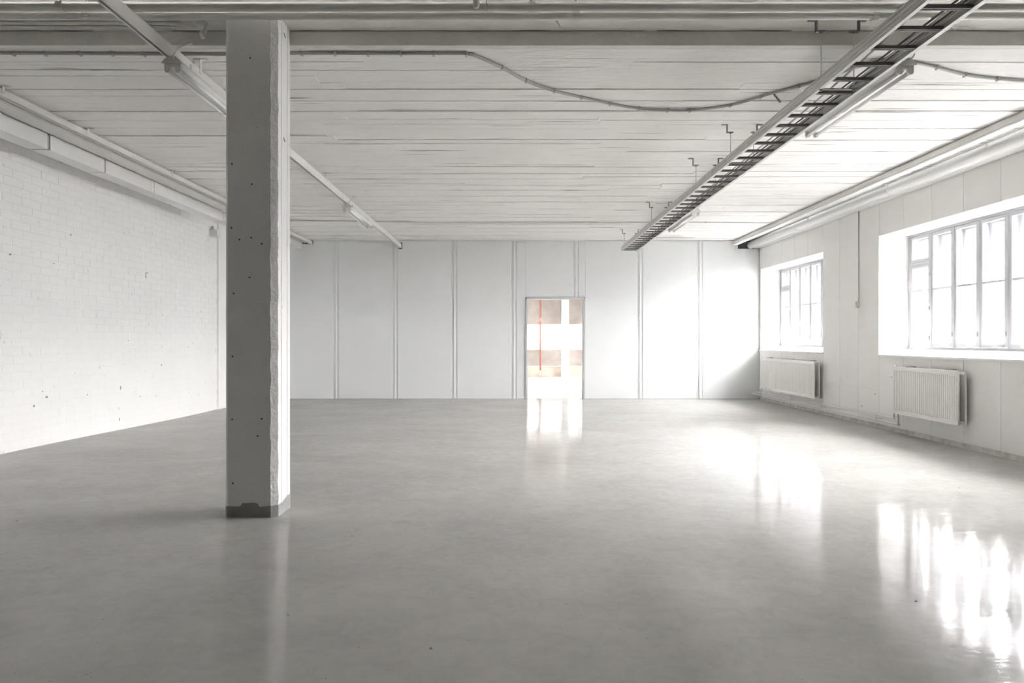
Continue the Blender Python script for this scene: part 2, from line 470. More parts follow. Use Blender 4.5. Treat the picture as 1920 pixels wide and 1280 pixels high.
# ------------------------------------------------------------------ right wall: structure with window openings, board lining
XO = 5.95  # outer face pushed out, unseen, so the deep reveals cut high sky light
SILL, HEAD = 1.0, 2.625
wr = MB()
edges = sorted([YN] + [v for ab in WIN for v in ab] + [YB + 0.13])
for a, b in zip(edges[0::2], edges[1::2]):
    wr.box(XR + 0.016, XO, a, b, -0.05, CE + 0.1)
for a, b in WIN:
    wr.box(XR + 0.016, XO, a, b, -0.05, SILL - 0.02)
    wr.box(XR + 0.016, XO, a, b, HEAD, CE + 0.1)
wall_right = wr.build('wall_right', M['white'], kind='structure')
def wboard(a, b, z0, z1):
    MB().box(XR, XR + 0.0165, a + 0.003, b - 0.003, z0, z1).build('wall_board', M['board'], wall_right, bevel=0.0015)
BZ0, BZ1, SEAM = 0.055, CE - 0.002, 0.526
piers = [(9.855, 11.63), (YN, 4.94)]
for a, b in piers:
    n = max(1, round((b - a) / 0.593)); s = (b - a) / n
    for i in range(n):
        wboard(a + i * s, a + (i + 1) * s, BZ0, SEAM - 0.0008); wboard(a + i * s, a + (i + 1) * s, SEAM + 0.0008, BZ1)
for a, b in WIN:
    n = round((b - a) / 0.6); s = (b - a) / n
    for i in range(n):
        wboard(a + i * s, a + (i + 1) * s, BZ0, SILL - 0.022)
        wboard(a + i * s, a + (i + 1) * s, HEAD, BZ1)
# chipped plinth below the boards
m = MB(); n = 200
for i in range(n):
    a = YN + (YB - YN) * i / n; b = YN + (YB - YN) * (i + 1) / n
    d0 = 0.012 + 0.012 * noise.noise((a * 2, 0, 0)); d1 = 0.012 + 0.012 * noise.noise((b * 2, 0, 0))
    m.add([(XR + 0.016, a, -0.01), (XR + 0.016, b, -0.01), (XR + 0.016, b, 0.054), (XR + 0.016, a, 0.054),
           (XR - d0, a, -0.01), (XR - d1, b, -0.01), (XR - d1 * 0.3, b, 0.053), (XR - d0 * 0.3, a, 0.053)],
          [(4, 7, 6, 5), (7, 3, 2, 6), (0, 4, 5, 1)])
m.build('baseboard_right', M['plinth'], kind='structure')
# small paint flaw and screw on the pier
for (x_, y_) in [(1641, 738), (1616, 761)]:
    p = px(x_, y_, X=XR)
    MB().tube([(XR - 0.003, p.y, p.z), (XR + 0.002, p.y, p.z)], 0.009, 8).build('wall_flaw', M['darksteel'], wall_right)

# windows
WB = 1.088
def bars(x0, x1, y0, y1, z0, z1, wd, bar=None):
    mb = MB().box(x0, x1, y0, y0 + wd, z0, z1).box(x0, x1, y1 - wd, y1, z0, z1)
    mb.box(x0, x1, y0 + wd, y1 - wd, z0, z0 + wd).box(x0, x1, y0 + wd, y1 - wd, z1 - wd, z1)
    if bar: mb.box(x0 + 0.005, x1 - 0.005, y0 + wd, y1 - wd, bar - 0.014, bar + 0.014)
    return mb
def window(idx, a, b):
    w = empty('window_%d' % idx, (5.47, (a + b) / 2, WB), kind='structure')
    X0, X1 = 5.43, 5.60
    MB().box(X0, X1, a, a + 0.03, WB, HEAD).box(X0, X1, b - 0.03, b, WB, HEAD).box(X0, X1, a + 0.03, b - 0.03, WB - 0.03, WB + 0.025).box(
        X0, X1, a + 0.03, b - 0.03, HEAD - 0.03, HEAD).build('frame', M['gloss'], w, bevel=0.003)
    n = round((b - a) / 0.4917); s = (b - a - 0.06) / n
    for i in range(n + 1):
        yy = b - 0.03 - i * s
        if 0 < i < n:
            MB().box(X0 + 0.004, X1 - 0.004, yy - 0.017, yy + 0.017, WB + 0.02, HEAD - 0.028).build('mullion', M['gloss'], w, bevel=0.003)
    def sash(y0, y1, z0, z1, bar, dx=0, name='sash', wd=0.042):
        o = bars(X0 + 0.008 + dx, X0 + 0.05 + dx, y0, y1, z0, z1, wd, bar).build(name, M['gloss'], w, bevel=0.003)
        zs = [z0 + wd] + ([bar] if bar else []) + [z1 - wd]
        for q0, q1 in zip(zs[:-1], zs[1:]):
            MB().box(X0 + 0.028 + dx, X0 + 0.031 + dx, y0 + wd - 0.004, y1 - wd + 0.004, q0 + 0.002, q1 - 0.002).build('pane', M['glass'], o)
        return o
    for i in range(n):
        y1_ = b - 0.03 - i * s - 0.018; y0_ = b - 0.03 - (i + 1) * s + 0.018
        zb, zt = WB + 0.028, HEAD - 0.032
        if i == 0:
            MB().box(X0 + 0.002, X1 - 0.004, y0_, y1_, 2.205, 2.24).build('transom', M['gloss'], w, bevel=0.003)
            sash(y0_, y1_, 2.243, zt, None)
            o = sash(y0_, y1_, zb, 2.203, 1.862)
            hz = (2.06, 1.62, 1.23)
        else:
            o = sash(y0_, y1_, zb, zt, 1.862)
            hz = (1.27,)
        for z in hz:
            (MB().box(X0 - 0.004, X0 + 0.008, y0_ + 0.004, y0_ + 0.026, z - 0.025, z + 0.025)
             .tube([(X0 - 0.002, y0_ + 0.015, z), (X0 - 0.022, y0_ + 0.015, z), (X0 - 0.026, y0_ + 0.075, z - 0.004)], 0.0045, 6)).build('latch', M['brass'], o)
        # outer sash of the double window
        so = bars(X1 - 0.05, X1 - 0.012, y0_, y1_, zb, zt, 0.05, 1.862).build('outer_sash', M['gloss'], w)
        MB().box(X1 - 0.032, X1 - 0.029, y0_ + 0.046, y1_ - 0.046, zb + 0.046, zt - 0.046).build('pane', M['glass'], so)
    # sloping sill board with a nosing
    MB().prism([(XR - 0.022, SILL - 0.018), (X0 + 0.005, SILL - 0.018), (X0 + 0.005, WB - 0.005), (XR - 0.022, SILL + 0.006)],
               'y', a + (0.001 if idx > 1 else 0.001), b - 0.001).build('sill', M['white'], w, bevel=0.002)
    MB().box(XR - 0.024, XR - 0.0005, a - 0.03, b + 0.03 if idx > 1 else b, SILL - 0.02, SILL + 0.004).build('sill_nosing', M['white'], w, bevel=0.002)
    MB().prism([(5.601, SILL - 0.02), (XO + 0.03, SILL - 0.02), (XO + 0.03, SILL - 0.005), (5.601, SILL + 0.05)], 'y', a + 0.001, b - 0.001).build('added_outer_sill', M['darksteel'], w)  # added unseen dark sill, cuts daylight bounced up to the ceiling
    for z in (1.95, 1.30):
        MB().tube([(X0 - 0.006, b - 0.032, z - 0.05), (X0 - 0.006, b - 0.032, z + 0.05)], 0.007, 8).build('hinge', M['brass'], w)
for i, (a, b) in enumerate(WIN): window(i + 1, a, b)

# ------------------------------------------------------------------ column
cx0, cx1, cy0, cy1 = -1.862, -1.527, 4.665, 4.955
colm = empty('column', ((cx0 + cx1) / 2, (cy0 + cy1) / 2, 0.05), label='square white-painted concrete column with board marks standing on the floor at left', cat='column')
def colpoly(o=0.0, groove=True):
    c = 0.04; cl = 0.016
    x0, x1, y0, y1 = cx0 - o, cx1 + o, cy0 - o, cy1 + o
    P = [(x0 + cl, y0), (x1 - c, y0)]
    P += [(x1, y0 + c * 0.75)]
    if groove:
        for gy in (cy0 + 0.098, cy0 + 0.222):
            P += [(x1, gy - 0.008), (x1 - 0.016, gy - 0.006), (x1 - 0.016, gy + 0.006), (x1 - 0.002, gy + 0.008)]
    P += [(x1, y1 - 0.012), (x1 - 0.012, y1), (x0 + cl, y1), (x0, y1 - cl), (x0, y0 + cl)]
    return P
def lofted(poly, zs, jit, caps=True):
    mb = MB(); n = len(poly)
    for z in zs:
        for k, p in enumerate(poly):
            a = jit(k, p, z); mb.v.append((p[0] + a[0], p[1] + a[1], z + (a[2] if len(a) > 2 else 0)))
    for j in range(len(zs) - 1):
        for k in range(n):
            q = (k + 1) % n
            mb.f.append((j * n + k, j * n + q, (j + 1) * n + q, (j + 1) * n + k))
    if caps:
        mb.f.append(tuple(range(n))[::-1]); mb.f.append(tuple(range((len(zs) - 1) * n, len(zs) * n)))
    return mb
P = colpoly()
zs = [0.03 + (CN + 0.01 - 0.03) * i / 130 for i in range(131)]
def jit(k, p, z):
    if k in (1, 2):
        return (0.006 * noise.noise((z * 9, k * 7, 0)) + 0.003 * noise.noise((z * 31, k * 3, 1)), 0.004 * noise.noise((z * 11, k, 5)))
    return (0.0012 * noise.noise((z * 4, k, 3)), 0.0012 * noise.noise((z * 4, k, 8)))
shaft = lofted(P, zs, jit).build('shaft', M['column'], colm)
# rough chamfer facing: assign the rough material to the chamfer faces
shaft.data.materials.append(M['colrough'])
for f in shaft.data.polygons:
    if len(f.vertices) == 4 and f.normal.x > 0.35 and f.normal.y < -0.35: f.material_index = 1
# bare unpainted band at the foot
P2 = colpoly(0.0025, False)
top = {}
Pd = []
for k in range(len(P2)):
    a = P2[k]; b = P2[(k + 1) % len(P2)]
    L_ = math.hypot(b[0] - a[0], b[1] - a[1]); n = max(1, int(L_ / 0.012))
    for i in range(n): Pd.append((a[0] + (b[0] - a[0]) * i / n, a[1] + (b[1] - a[1]) * i / n))
def jb(k, p, z):
    if z < 0.08: return (0, 0)
    fx = (p[0] - cx0) / (cx1 - cx0)
    dz = 0.012 * noise.noise((p[0] * 14, p[1] * 14, 0)) + (0.022 if 0.3 < fx < 0.66 and p[1] < cy0 + 0.01 else 0.0) + (0.03 * max(0, (p[1] - cy0 - 0.05)) / 0.3 if fx > 0.9 else 0)
    return (0, 0, dz)
lofted(Pd, [0.03, 0.124], jb, False).build('bare_base', M['bare'], colm)
for (x_, y_) in [(469, 109), (435.5, 786), (491, 785), (483, 817), (436.7, 905.6), (435, 307), (472, 345), (434, 427), (449, 449), (471, 445.5), (491, 457), (436, 668), (438, 550), (468, 520)]:
    p = px(x_, y_, Y=cy0)
    MB().tube([(p.x, cy0 - 0.0015, p.z), (p.x, cy0 + 0.01, p.z)], 0.0055, 8).build('anchor_hole', M['gapdark'], colm)
for (x_, y_) in [(534, 67), (533, 262)]:
    p = px(x_, y_, X=cx1)
    MB().prism([(p.y - 0.015, p.z + 0.012), (p.y + 0.012, p.z - 0.002), (p.y + 0.016, p.z - 0.012), (p.y - 0.002, p.z - 0.008)], 'x', cx1 - 0.002, cx1 + 0.0025).build('chip', M['bare'], colm)

# ------------------------------------------------------------------ pipes under the near ceiling
def run_pipe(name, Y, z, r, label, xs=(XL - 0.0, XR + 0.01), couplings=(), mt='pipe', cat='pipe'):
    t = empty(name, (0, Y, z), label=label, cat=cat, group='pipes crossing under the near ceiling')
    MB().tube([(xs[0], Y, z), (xs[1], Y, z)], r, 20).build('pipe_run', M[mt], t, smooth=True)
    for c in couplings:
        MB().tube([(c - 0.02, Y, z), (c + 0.02, Y, z)], r * 1.12, 20).tube([(c, Y, z + r), (c, Y, CN)], 0.006, 6).build('pipe_clamp', M[mt], t)
    return t
run_pipe('ceiling_pipe', 4.50, H + 2.031, 0.027, 'beige painted pipe crossing in front of the column top, lower of the pair', couplings=(-2.66, 2.27, 0.4))
run_pipe('ceiling_pipe', 4.38, H + 2.029, 0.028, 'beige painted pipe along the top edge of the picture, upper of the pair', couplings=(-2.75, 0.12, 3.4))
# cables clipped to the near ceiling at left, ending in a hanging lug
for k, (Y, r_) in enumerate(((4.80, 0.011), (4.865, 0.009))):
    pts = [(XL, Y, CN - r_), (-2.45, Y, CN - r_), (-2.30, Y + 0.004, CN - r_), (-2.12, 4.82 + 0.01 * k, CN - 0.02 - r_)]
    MB().tube(bez(pts, 6), r_, 8).build('ceiling_cable', M['pipe'], smooth=True,
        label=['thick painted cable beside the pipes at the top left', 'thin painted cable against the beam edge at top left'][k], cat='cable', group='painted cables at the top left')
t = empty('cable_lug', (-2.07, 4.8, CN), label='drooping paint-covered cable end left of the column top', cat='cable end')
p = [px(376, 42, Y=4.78), px(386, 48, Y=4.75), px(383, 58, Y=4.75), px(378, 63, Y=4.75), px(381, 71, Y=4.75)]
MB().tube(bez([(p[0].x - 0.03, 4.8, CN)] + p, 5), [0.014] * 14 + [0.018] * 12, 8) if False else None
MB().tube(bez([(p[0].x - 0.03, 4.8, CN - 0.005)] + p, 5), 0.014, 8).build('cable_stub', M['pipe'], t, smooth=True)
MB().box(p[0].x - 0.03, p[0].x + 0.03, 4.77, 4.83, CN - 0.012, CN).build('fixing_plate', M['pipe'], t)
# old spout, wires and torn insulation on the near ceiling
p = px(893, 16, Y=4.15)
t = empty('ceiling_nozzle', (p.x, 4.15, CN), label='short white nozzle hanging from the ceiling at the top centre', cat='nozzle')
MB().tube([(p.x, 4.15, CN), (p.x, 4.15, p.z + 0.02), (p.x, 4.15, p.z + 0.004), (p.x, 4.15, p.z)], [0.021, 0.019, 0.015, 0.006], 12).build('spout', M['wpipe'], t, smooth=True)
MB().tube([(p.x, 4.15, CN), (p.x, 4.15, CN - 0.012)], 0.035, 12).build('collar', M['wpipe'], t)
p = px(911, 23, Y=4.30)
MB().tube([(p.x, 4.30, CN), (p.x + 0.004, 4.30, p.z + 0.03), (p.x + 0.002, 4.30, p.z)], 0.0035, 6).build('hanging_wire', M['wcable'], label='thin wire stub hanging next to the ceiling nozzle', cat='wire')
for k, (xa, xb) in enumerate(((1036, 1050),)):
    a = px(1039, 40, Z=CN - 0.01); b = px(1051, 52, Y=4.66)
    MB().tube([(a.x, a.y, CN), (a.x, 4.68, CN - 0.03), (b.x, 4.66, b.z), (b.x + 0.012, 4.66, b.z + 0.01)], 0.006, 6).build('ceiling_hook', M['wcable'], label='small twisted hook hanging below the pipes at top centre', cat='hook')
# sagging insulation wrap on a rear pipe
t = empty('insulated_pipe', (2.0, 4.22, 3.2), label='pipe with torn sagging insulation wrap at the top right', cat='pipe')
MB().tube([(0.95, 4.24, H + 2.035), (4.4, 4.24, H + 2.035)], 0.02, 12).build('pipe_run', M['pipe'], t, smooth=True)
m = MB(); n = 60; Xa, Xb = 0.98, 2.2; kk = 10
for i in range(n + 1):
    X = Xa + (Xb - Xa) * i / n
    sag = 0.012 + 0.014 * noise.noise((X * 4.0, 0, 1)) + 0.008 * noise.noise((X * 13, 0, 4))
    for k in range(kk):
        a = 2 * math.pi * k / kk
        dn = max(0, -math.sin(a))
        rr = 0.036 + 0.004 * noise.noise((X * 20, k, 0)) + sag * dn
        m.v.append((X, 4.24 + math.cos(a) * rr, H + 2.052 + math.sin(a) * rr))
for i in range(n):
    for k in range(kk):
        a = i * kk + k; b = i * kk + (k + 1) % kk
        m.f.append((a, b, b + kk, a + kk))
m.f.append(tuple(range(kk))); m.f.append(tuple(range(n * kk, (n + 1) * kk)))
m.build('insulation', M['slab'], t)

# ------------------------------------------------------------------ cables clipped on the board-marked ceiling
def ceil_cable(name, pix, r, mt, clips, **tags):
    pts = [px(x, y, Z=CE - 0.012) for x, y in pix]
    path = bez(pts, 6)
    t = empty(name, tuple(pts[0]), **tags)
    MB().tube(path, r, 8).build('cable_run', M[mt], t, smooth=True)
    for (x, y) in clips:
        p = px(x, y, Z=CE - 0.012)
        MB().box(p.x - 0.008, p.x + 0.008, p.y - r * 1.5, p.y + r * 1.5, CE - 0.016 - r, CE).build('clip', M[mt], t)
ceil_cable('ceiling_cable', [(-40, 99.5), (130, 100), (300, 101), (420, 101.5), (560, 99.5), (720, 100), (860, 100), (878, 101), (896, 106), (941.6, 126.6), (986, 151),
            (1039, 170), (1090, 182), (1144, 194), (1197, 203), (1252, 206.5), (1293.6, 206.5), (1369.5, 197), (1426, 181), (1447, 174.7),
            (1497.5, 161.7), (1532, 152), (1587, 132), (1648, 114), (1675, 110)], 0.0125, 'cable',
           [(25, 100), (84, 100), (150, 100), (210, 100), (270, 101), (565, 99.5), (628, 99.5), (690, 100), (752, 100), (813, 100), (874, 100.5), (941.6, 126.6), (986, 151), (1039, 170), (1090, 182), (1144, 194), (1197, 203), (1252, 206.5), (1293.6, 206.5), (1369.5, 197), (1426, 181), (1497.5, 161.7)],
           label='long grey cable clipped to the ceiling, sagging in a wide curve to the ladder', cat='cable')
ceil_cable('ceiling_cable', [(1712, 116), (1757.5, 126), (1809.5, 140), (1871, 148), (1925, 152), (1990, 153)], 0.0125, 'cable',
           [(1757.5, 126), (1809.5, 140), (1871, 148)], label='grey cable running from the near right lamp to the right edge', cat='cable')
ceil_cable('ceiling_cable', [(500, 413), (640, 414), (820, 417), (1000, 417), (1140, 417), (1297, 416.5), (1470, 418)], 0.010, 'wcable',
           [(597, 413.5), (820, 417), (1324, 416.5)], label='thin pale cable straight across the ceiling near the back wall', cat='cable')
# small chain dangling at the sagging cable
t = empty('chain', tuple(px(1450, 174, Z=CE)), label='short black chain dangling beside the sagging ceiling cable', cat='chain')
a = px(1450, 175, Z=CE - 0.01); b = px(1463, 191, Y=a.y)
for i in range(6):
    c = a.lerp(b, (i + 0.5) / 6); d = (b - a).normalized(); s = d.cross(Vector((0, 1, 0))) if i % 2 else Vector((0, 1, 0))
    ring = [c + d * math.cos(q * math.pi / 5) * 0.011 + s * math.sin(q * math.pi / 5) * 0.007 for q in range(11)]
    MB().tube(ring, 0.0028, 6, False).build('chain_link', M['bcable'], t)

# ------------------------------------------------------------------ strut rails
def strut(name, x0, x1, z0, z1, y0, y1, label, mt='rail', hangers=(), lip=True, side=1):
    t = empty(name, ((x0 + x1) / 2, y0, z0), label=label, cat='rail', group='steel rails along the ceiling')
    w = 0.004; s = 0.011
    # open channel, slot downwards
    poly = [(x0, z0), (x0 + s, z0), (x0 + s, z0 + w), (x0 + w, z0 + w), (x0 + w, z1 - w), (x1 - w, z1 - w), (x1 - w, z0 + w), (x1 - s, z0 + w), (x1 - s, z0), (x1, z0), (x1, z1), (x0, z1)]
    MB().prism(poly, 'y', y0, y1).build('channel', M[mt], t)
    for hy in hangers:
        mb = MB()
        cz = CE if hy > STEP else CN
        mb.box(x0 - 0.004, x0 - 0.0003, hy - 0.015, hy + 0.015, z1 - 0.03, cz - 0.004)
        mb.box(x1 + 0.0003, x1 + 0.004, hy - 0.015, hy + 0.015, z1 - 0.03, cz - 0.004)
        mb.box(x0 - 0.004, x1 + 0.05, hy - 0.015, hy + 0.015, cz - 0.0045, cz)
        mb.build('rail_bracket', M[mt], t)
    return t
strut('ceiling_rail', -2.295, -2.253, H + 1.872, H + 1.955, 1.0, YB - 0.004, 'white steel rail carrying lamps, passing behind the column', hangers=(2.4, 5.2, 8.75, 11.75, 14.35))
strut('ceiling_rail', 2.600, 2.642, H + 1.880, H + 1.95, 1.0, YB - 0.3, 'white steel rail carrying lamps beside the cable ladder', hangers=(2.4, 5.2, 8.75, 11.75, 14.1))
strut('ceiling_rail', -4.112, -4.068, H + 1.950, H + 2.006, 1.0, YB - 0.004, 'white steel rail along the left wall beside the duct', hangers=(5.75, 6.9, 8.6, 10.4, 13.2))
# flat trunking between the left rail and the duct
t = empty('cable_trunking', (-4.35, 7, H + 1.98), label='flat grey trunking between the left rail and the white duct', cat='trunking')
MB().box(-4.45, -4.24, 1.0, YB - 0.004, H + 1.985, CE - 0.014).build('trunk_body', M['rail'], t, bevel=0.003)
MB().box(-4.238, -4.20, 1.0, YB - 0.004, H + 1.975, CE - 0.016).build('trunk_side', M['galv'], t)
# trunking along the right wall
t = empty('cable_trunking', (4.55, 7, H + 1.94), label='white trunking along the ceiling edge above the windows', cat='trunking')
MB().box(4.50, 4.60, 1.0, YB - 0.004, H + 1.955, CE - 0.012).build('trunk_body', M['rail'], t, bevel=0.003)
MB().box(4.497, 4.598, 1.0, YB - 0.004, H + 1.936, H + 1.950).build('trunk_cover', M['wpipe'], t, bevel=0.002)
for hy in (7.1, 9.0, 11.4):
    MB().box(4.60, 4.69, hy, hy + 0.02, H + 1.942, H + 1.955).box(4.685, 4.70, hy, hy + 0.02, H + 1.91, H + 1.955).build('trunk_bracket', M['wpipe'], t)
# dark cables lying in the gap
for k in range(2):
    MB().tube([(4.64 + 0.03 * k, 1.0, H + 1.98), (4.64 + 0.03 * k, YB, H + 1.98)], 0.009, 6).build('gap_cable', M['bcable'],
        label=['black cable in the gap beside the right trunking', 'black cable in the gap beside the large white pipe'][k], cat='cable')
# big white pipe on the right wall
t = empty('ventilation_pipe', (4.86, 7, H + 1.86), label='large white round pipe along the top of the right wall', cat='pipe')
MB().tube([(4.865, 1.0, H + 1.933), (4.865, YB - 0.004, H + 1.933)], 0.074, 28).build('pipe_body', M['wpipe'], t, smooth=True)
MB().box(4.93, XR - 0.001, 1.0, YB - 0.004, H + 1.866, H + 1.90).build('support_ledge', M['wpipe'], t, bevel=0.004)
for c in (6.2, 9.2, 12.2):
    MB().tube([(4.865, c - 0.012, H + 1.933), (4.865, c + 0.012, H + 1.933)], 0.0755, 28).build('pipe_sleeve', M['wpipe'], t, smooth=True)

# ------------------------------------------------------------------ left duct in sections
duct = empty('air_duct', (-4.6, 8, H + 1.86), label='white rectangular air duct in sections along the brick wall', cat='duct')
for a, b in ((3.0, 4.0), (4.03, 5.05), (5.08, 6.02), (6.05, 6.985), (7.03, 7.955), (7.985, 8.985), (9.075, 11.2)):
    MB().box(-4.70, -4.512, a, b, H + 1.856, H + 2.008).build('duct_section', M['duct'], duct, bevel=0.003)
for a, b in ((4.0, 4.03), (5.05, 5.08), (6.02, 6.05), (6.985, 7.03), (7.955, 7.985), (9.055, 9.075)):
    MB().box(-4.695, -4.522, a - 0.001, b + 0.001, H + 1.866, H + 2.002).build('joint_collar', M['galv'], duct)
MB().box(-4.70, -4.509, 8.985, 9.055, H + 1.853, H + 2.010).build('duct_flange', M['duct'], duct, bevel=0.002)
MB().box(-4.66, -4.55, 11.2, 11.26, H + 1.87, H + 1.99).build('duct_cap', M['galv'], duct)
for hy in (5.6, 7.5, 9.9):
    MB().box(-4.72, -4.702, hy, hy + 0.03, H + 1.85, CE - 0.012).build('duct_strap', M['galv'], duct)
fd = empty('air_duct', (-4.37, 13.5, H + 1.86), label='short white duct box through the back wall, left of the far rail', cat='duct')
MB().box(-4.47, -4.29, 12.7, YB - 0.004, H + 1.853, H + 1.98).build('duct_section', M['duct'], fd, bevel=0.003)
MB().box(-4.48, -4.268, YB - 0.012, YB, H + 1.838, H + 1.983).build('duct_collar', M['panel'], fd)

# ------------------------------------------------------------------ fluorescent battens
def lamp(x, y0, y1, zt, label):
    t = empty('fluorescent_lamp', (x, y0, zt), label=label, cat='lamp', group='twin-tube ceiling lamps')
    b = 0.068
    poly = [(x - b, zt - 0.045), (x - b + 0.012, zt - 0.028), (x - 0.03, zt - 0.006), (x - 0.02, zt), (x + 0.02, zt), (x + 0.03, zt - 0.006), (x + b - 0.012, zt - 0.028), (x + b, zt - 0.045), (x + b - 0.004, zt - 0.048), (x - b + 0.004, zt - 0.048)]
    MB().prism(poly, 'y', y0, y1).build('housing', M['rail'], t)
    MB().prism([(x - 0.06, zt - 0.0482), (x - 0.02, zt - 0.066), (x + 0.02, zt - 0.066), (x + 0.06, zt - 0.0482)], 'y', y0 + 0.02, y1 - 0.02).build('reflector', M['white'], t)
    for s in (-1, 1):
        MB().tube([(x + s * 0.035, y0 + 0.035, zt - 0.086), (x + s * 0.035, y1 - 0.035, zt - 0.086)], 0.014, 14).build('tube', M['tube'], t, smooth=True)
        for yy, d in ((y0 + 0.012, 1), (y1 - 0.035, 1)):
            MB().prism([(x + s * 0.035 - 0.019, zt - 0.05), (x + s * 0.035 + 0.019, zt - 0.05), (x + s * 0.035 + 0.019, zt - 0.092), (x + s * 0.035 + 0.010, zt - 0.105), (x + s * 0.035 - 0.010, zt - 0.105), (x + s * 0.035 - 0.019, zt - 0.092)],
                       'y', yy, yy + 0.023).build('lamp_holder', M['rail'], t)
    for yy in (y0 + 0.22, y1 - 0.25):
        MB().box(x - 0.028, x - 0.022, yy, yy + 0.02, zt - 0.004, zt + 0.03).box(x + 0.022, x + 0.028, yy, yy + 0.02, zt - 0.004, zt + 0.03).box(x - 0.028, x + 0.028, yy, yy + 0.02, zt + 0.0003, zt + 0.0025).build('mounting_clip', M['galv'], t)
    MB().tube(bez([(x + 0.01, y0 + 0.02, zt - 0.02), (x + 0.03, y0 - 0.03, zt), (x + 0.06, y0 + 0.02, zt + 0.07), (x + 0.09, y0 + 0.10, zt + 0.12)], 5), 0.005, 6).build('supply_cable', M['wcable'], t, smooth=True)
lamp(-2.235, 4.72, 6.30, H + 1.866, 'twin-tube fluorescent lamp under the rail just left of the column')
lamp(-2.262, 9.85, 11.42, H + 1.868, 'twin-tube fluorescent lamp under the left rail nearer the back wall')
lamp(2.625, 4.78, 6.32, H + 1.877, 'twin-tube fluorescent lamp beside the ladder, nearest the camera')
lamp(2.625, 10.25, 11.85, H + 1.877, 'twin-tube fluorescent lamp beside the ladder near the back wall')

# ------------------------------------------------------------------ cable ladder
LX0, LX1, LZ0, LZ1, LY0, LY1 = 2.035, 2.335, H + 1.665, H + 1.742, 1.0, 13.42
lad = empty('cable_ladder', (2.185, 4, LZ0), label='long galvanised cable ladder hung below the ceiling on threaded rods', cat='cable ladder')
def railpoly(x, s):
    P = []
    h = LZ1 - LZ0; t = 0.013
    # outer ribs
    prof = [(0, 0), (0, .10), (.35, .14), (.35, .26), (0, .30), (0, .44), (.35, .48), (.35, .60), (0, .64), (0, .78), (.35, .82), (.35, .92), (0, .95), (0, 1)]
    for d, q in prof: P.append((x + s * t * d, LZ0 + h * q))
    P += [(x + s * 0.020, LZ1), (x + s * 0.020, LZ1 - 0.004), (x + s * t, LZ1 - 0.004)]
    for d, q in [(1, .8), (.75, .78), (.75, .64), (1, .6), (1, .45), (.75, .42), (.75, .3), (1, .27)]: P.append((x + s * t * d, LZ0 + h * q))
    P += [(x + s * t, LZ0 + 0.004), (x + s * 0.024, LZ0 + 0.004), (x + s * 0.024, LZ0)]
    return P
SPL = 7.42
for x, s in ((LX0, 1), (LX1, -1)):
    for a, b in ((LY0, SPL - 0.002), (SPL + 0.002, LY1)):
        MB().prism(railpoly(x, s), 'y', a, b).build('side_rail', M['galv'], lad)
    MB().box(min(x - s * 0.0035, x - s * 0.0005), max(x - s * 0.0035, x - s * 0.0005), SPL - 0.09, SPL + 0.09, LZ0 + 0.008, LZ1 - 0.008).build('splice_plate', M['galv'], lad)
y = LY1 - 0.04
rung_me = None
while y > LY0 + 0.05:
    if rung_me is None:
        r0 = MB().prism([(y - 0.015, LZ0 + 0.004), (y - 0.004, LZ0 + 0.004), (y - 0.004, LZ0 + 0.009), (y + 0.004, LZ0 + 0.009), (y + 0.004, LZ0 + 0.004), (y + 0.015, LZ0 + 0.004), (y + 0.015, LZ0 + 0.024), (y - 0.015, LZ0 + 0.024)], 'x', LX0 + 0.012, LX1 - 0.012).build('rung', M['darksteel'], lad)
        rung_me = r0.data; rloc = WPOS[r0.name].copy(); ry = y
    else:
        link('rung', rung_me, rloc + Vector((0, y - ry, 0)), lad)
    y -= 0.25
for hy in (13.15, 10.58, 8.03, 6.76, 4.78, 2.3):
    cz = CE if hy > STEP else CN
    for sx, s in ((2.055, -1), (2.272, 1)):
        hb = (MB().box(min(sx + s * 0.03, sx + s * 0.085), max(sx + s * 0.03, sx + s * 0.085), hy - 0.017, hy + 0.017, cz - 0.006, cz)
              .box(min(sx + s * 0.03, sx + s * 0.036), max(sx + s * 0.03, sx + s * 0.036), hy - 0.017, hy + 0.017, cz - 0.075, cz)
              .box(min(sx - s * 0.025, sx + s * 0.036), max(sx - s * 0.025, sx + s * 0.036), hy - 0.017, hy + 0.017, cz - 0.081, cz - 0.075)).build('hanger_bracket', M['darksteel'], lad)
        MB().tube([(sx, hy, cz - 0.095), (sx, hy, LZ0 - 0.012)], 0.0045, 8).build('threaded_rod', M['galv'], hb)
        MB().tube([(sx, hy, LZ0 - 0.008), (sx, hy, LZ0)], 0.010, 6).tube([(sx, hy, cz - 0.081), (sx, hy, cz - 0.09)], 0.010, 6).build('nut', M['darksteel'], hb)
    MB().box(LX0 + 0.005, LX1 - 0.03, hy - 0.016, hy + 0.016, LZ0 - 0.0005, LZ0 + 0.004).build('support_bar', M['darksteel'], lad)
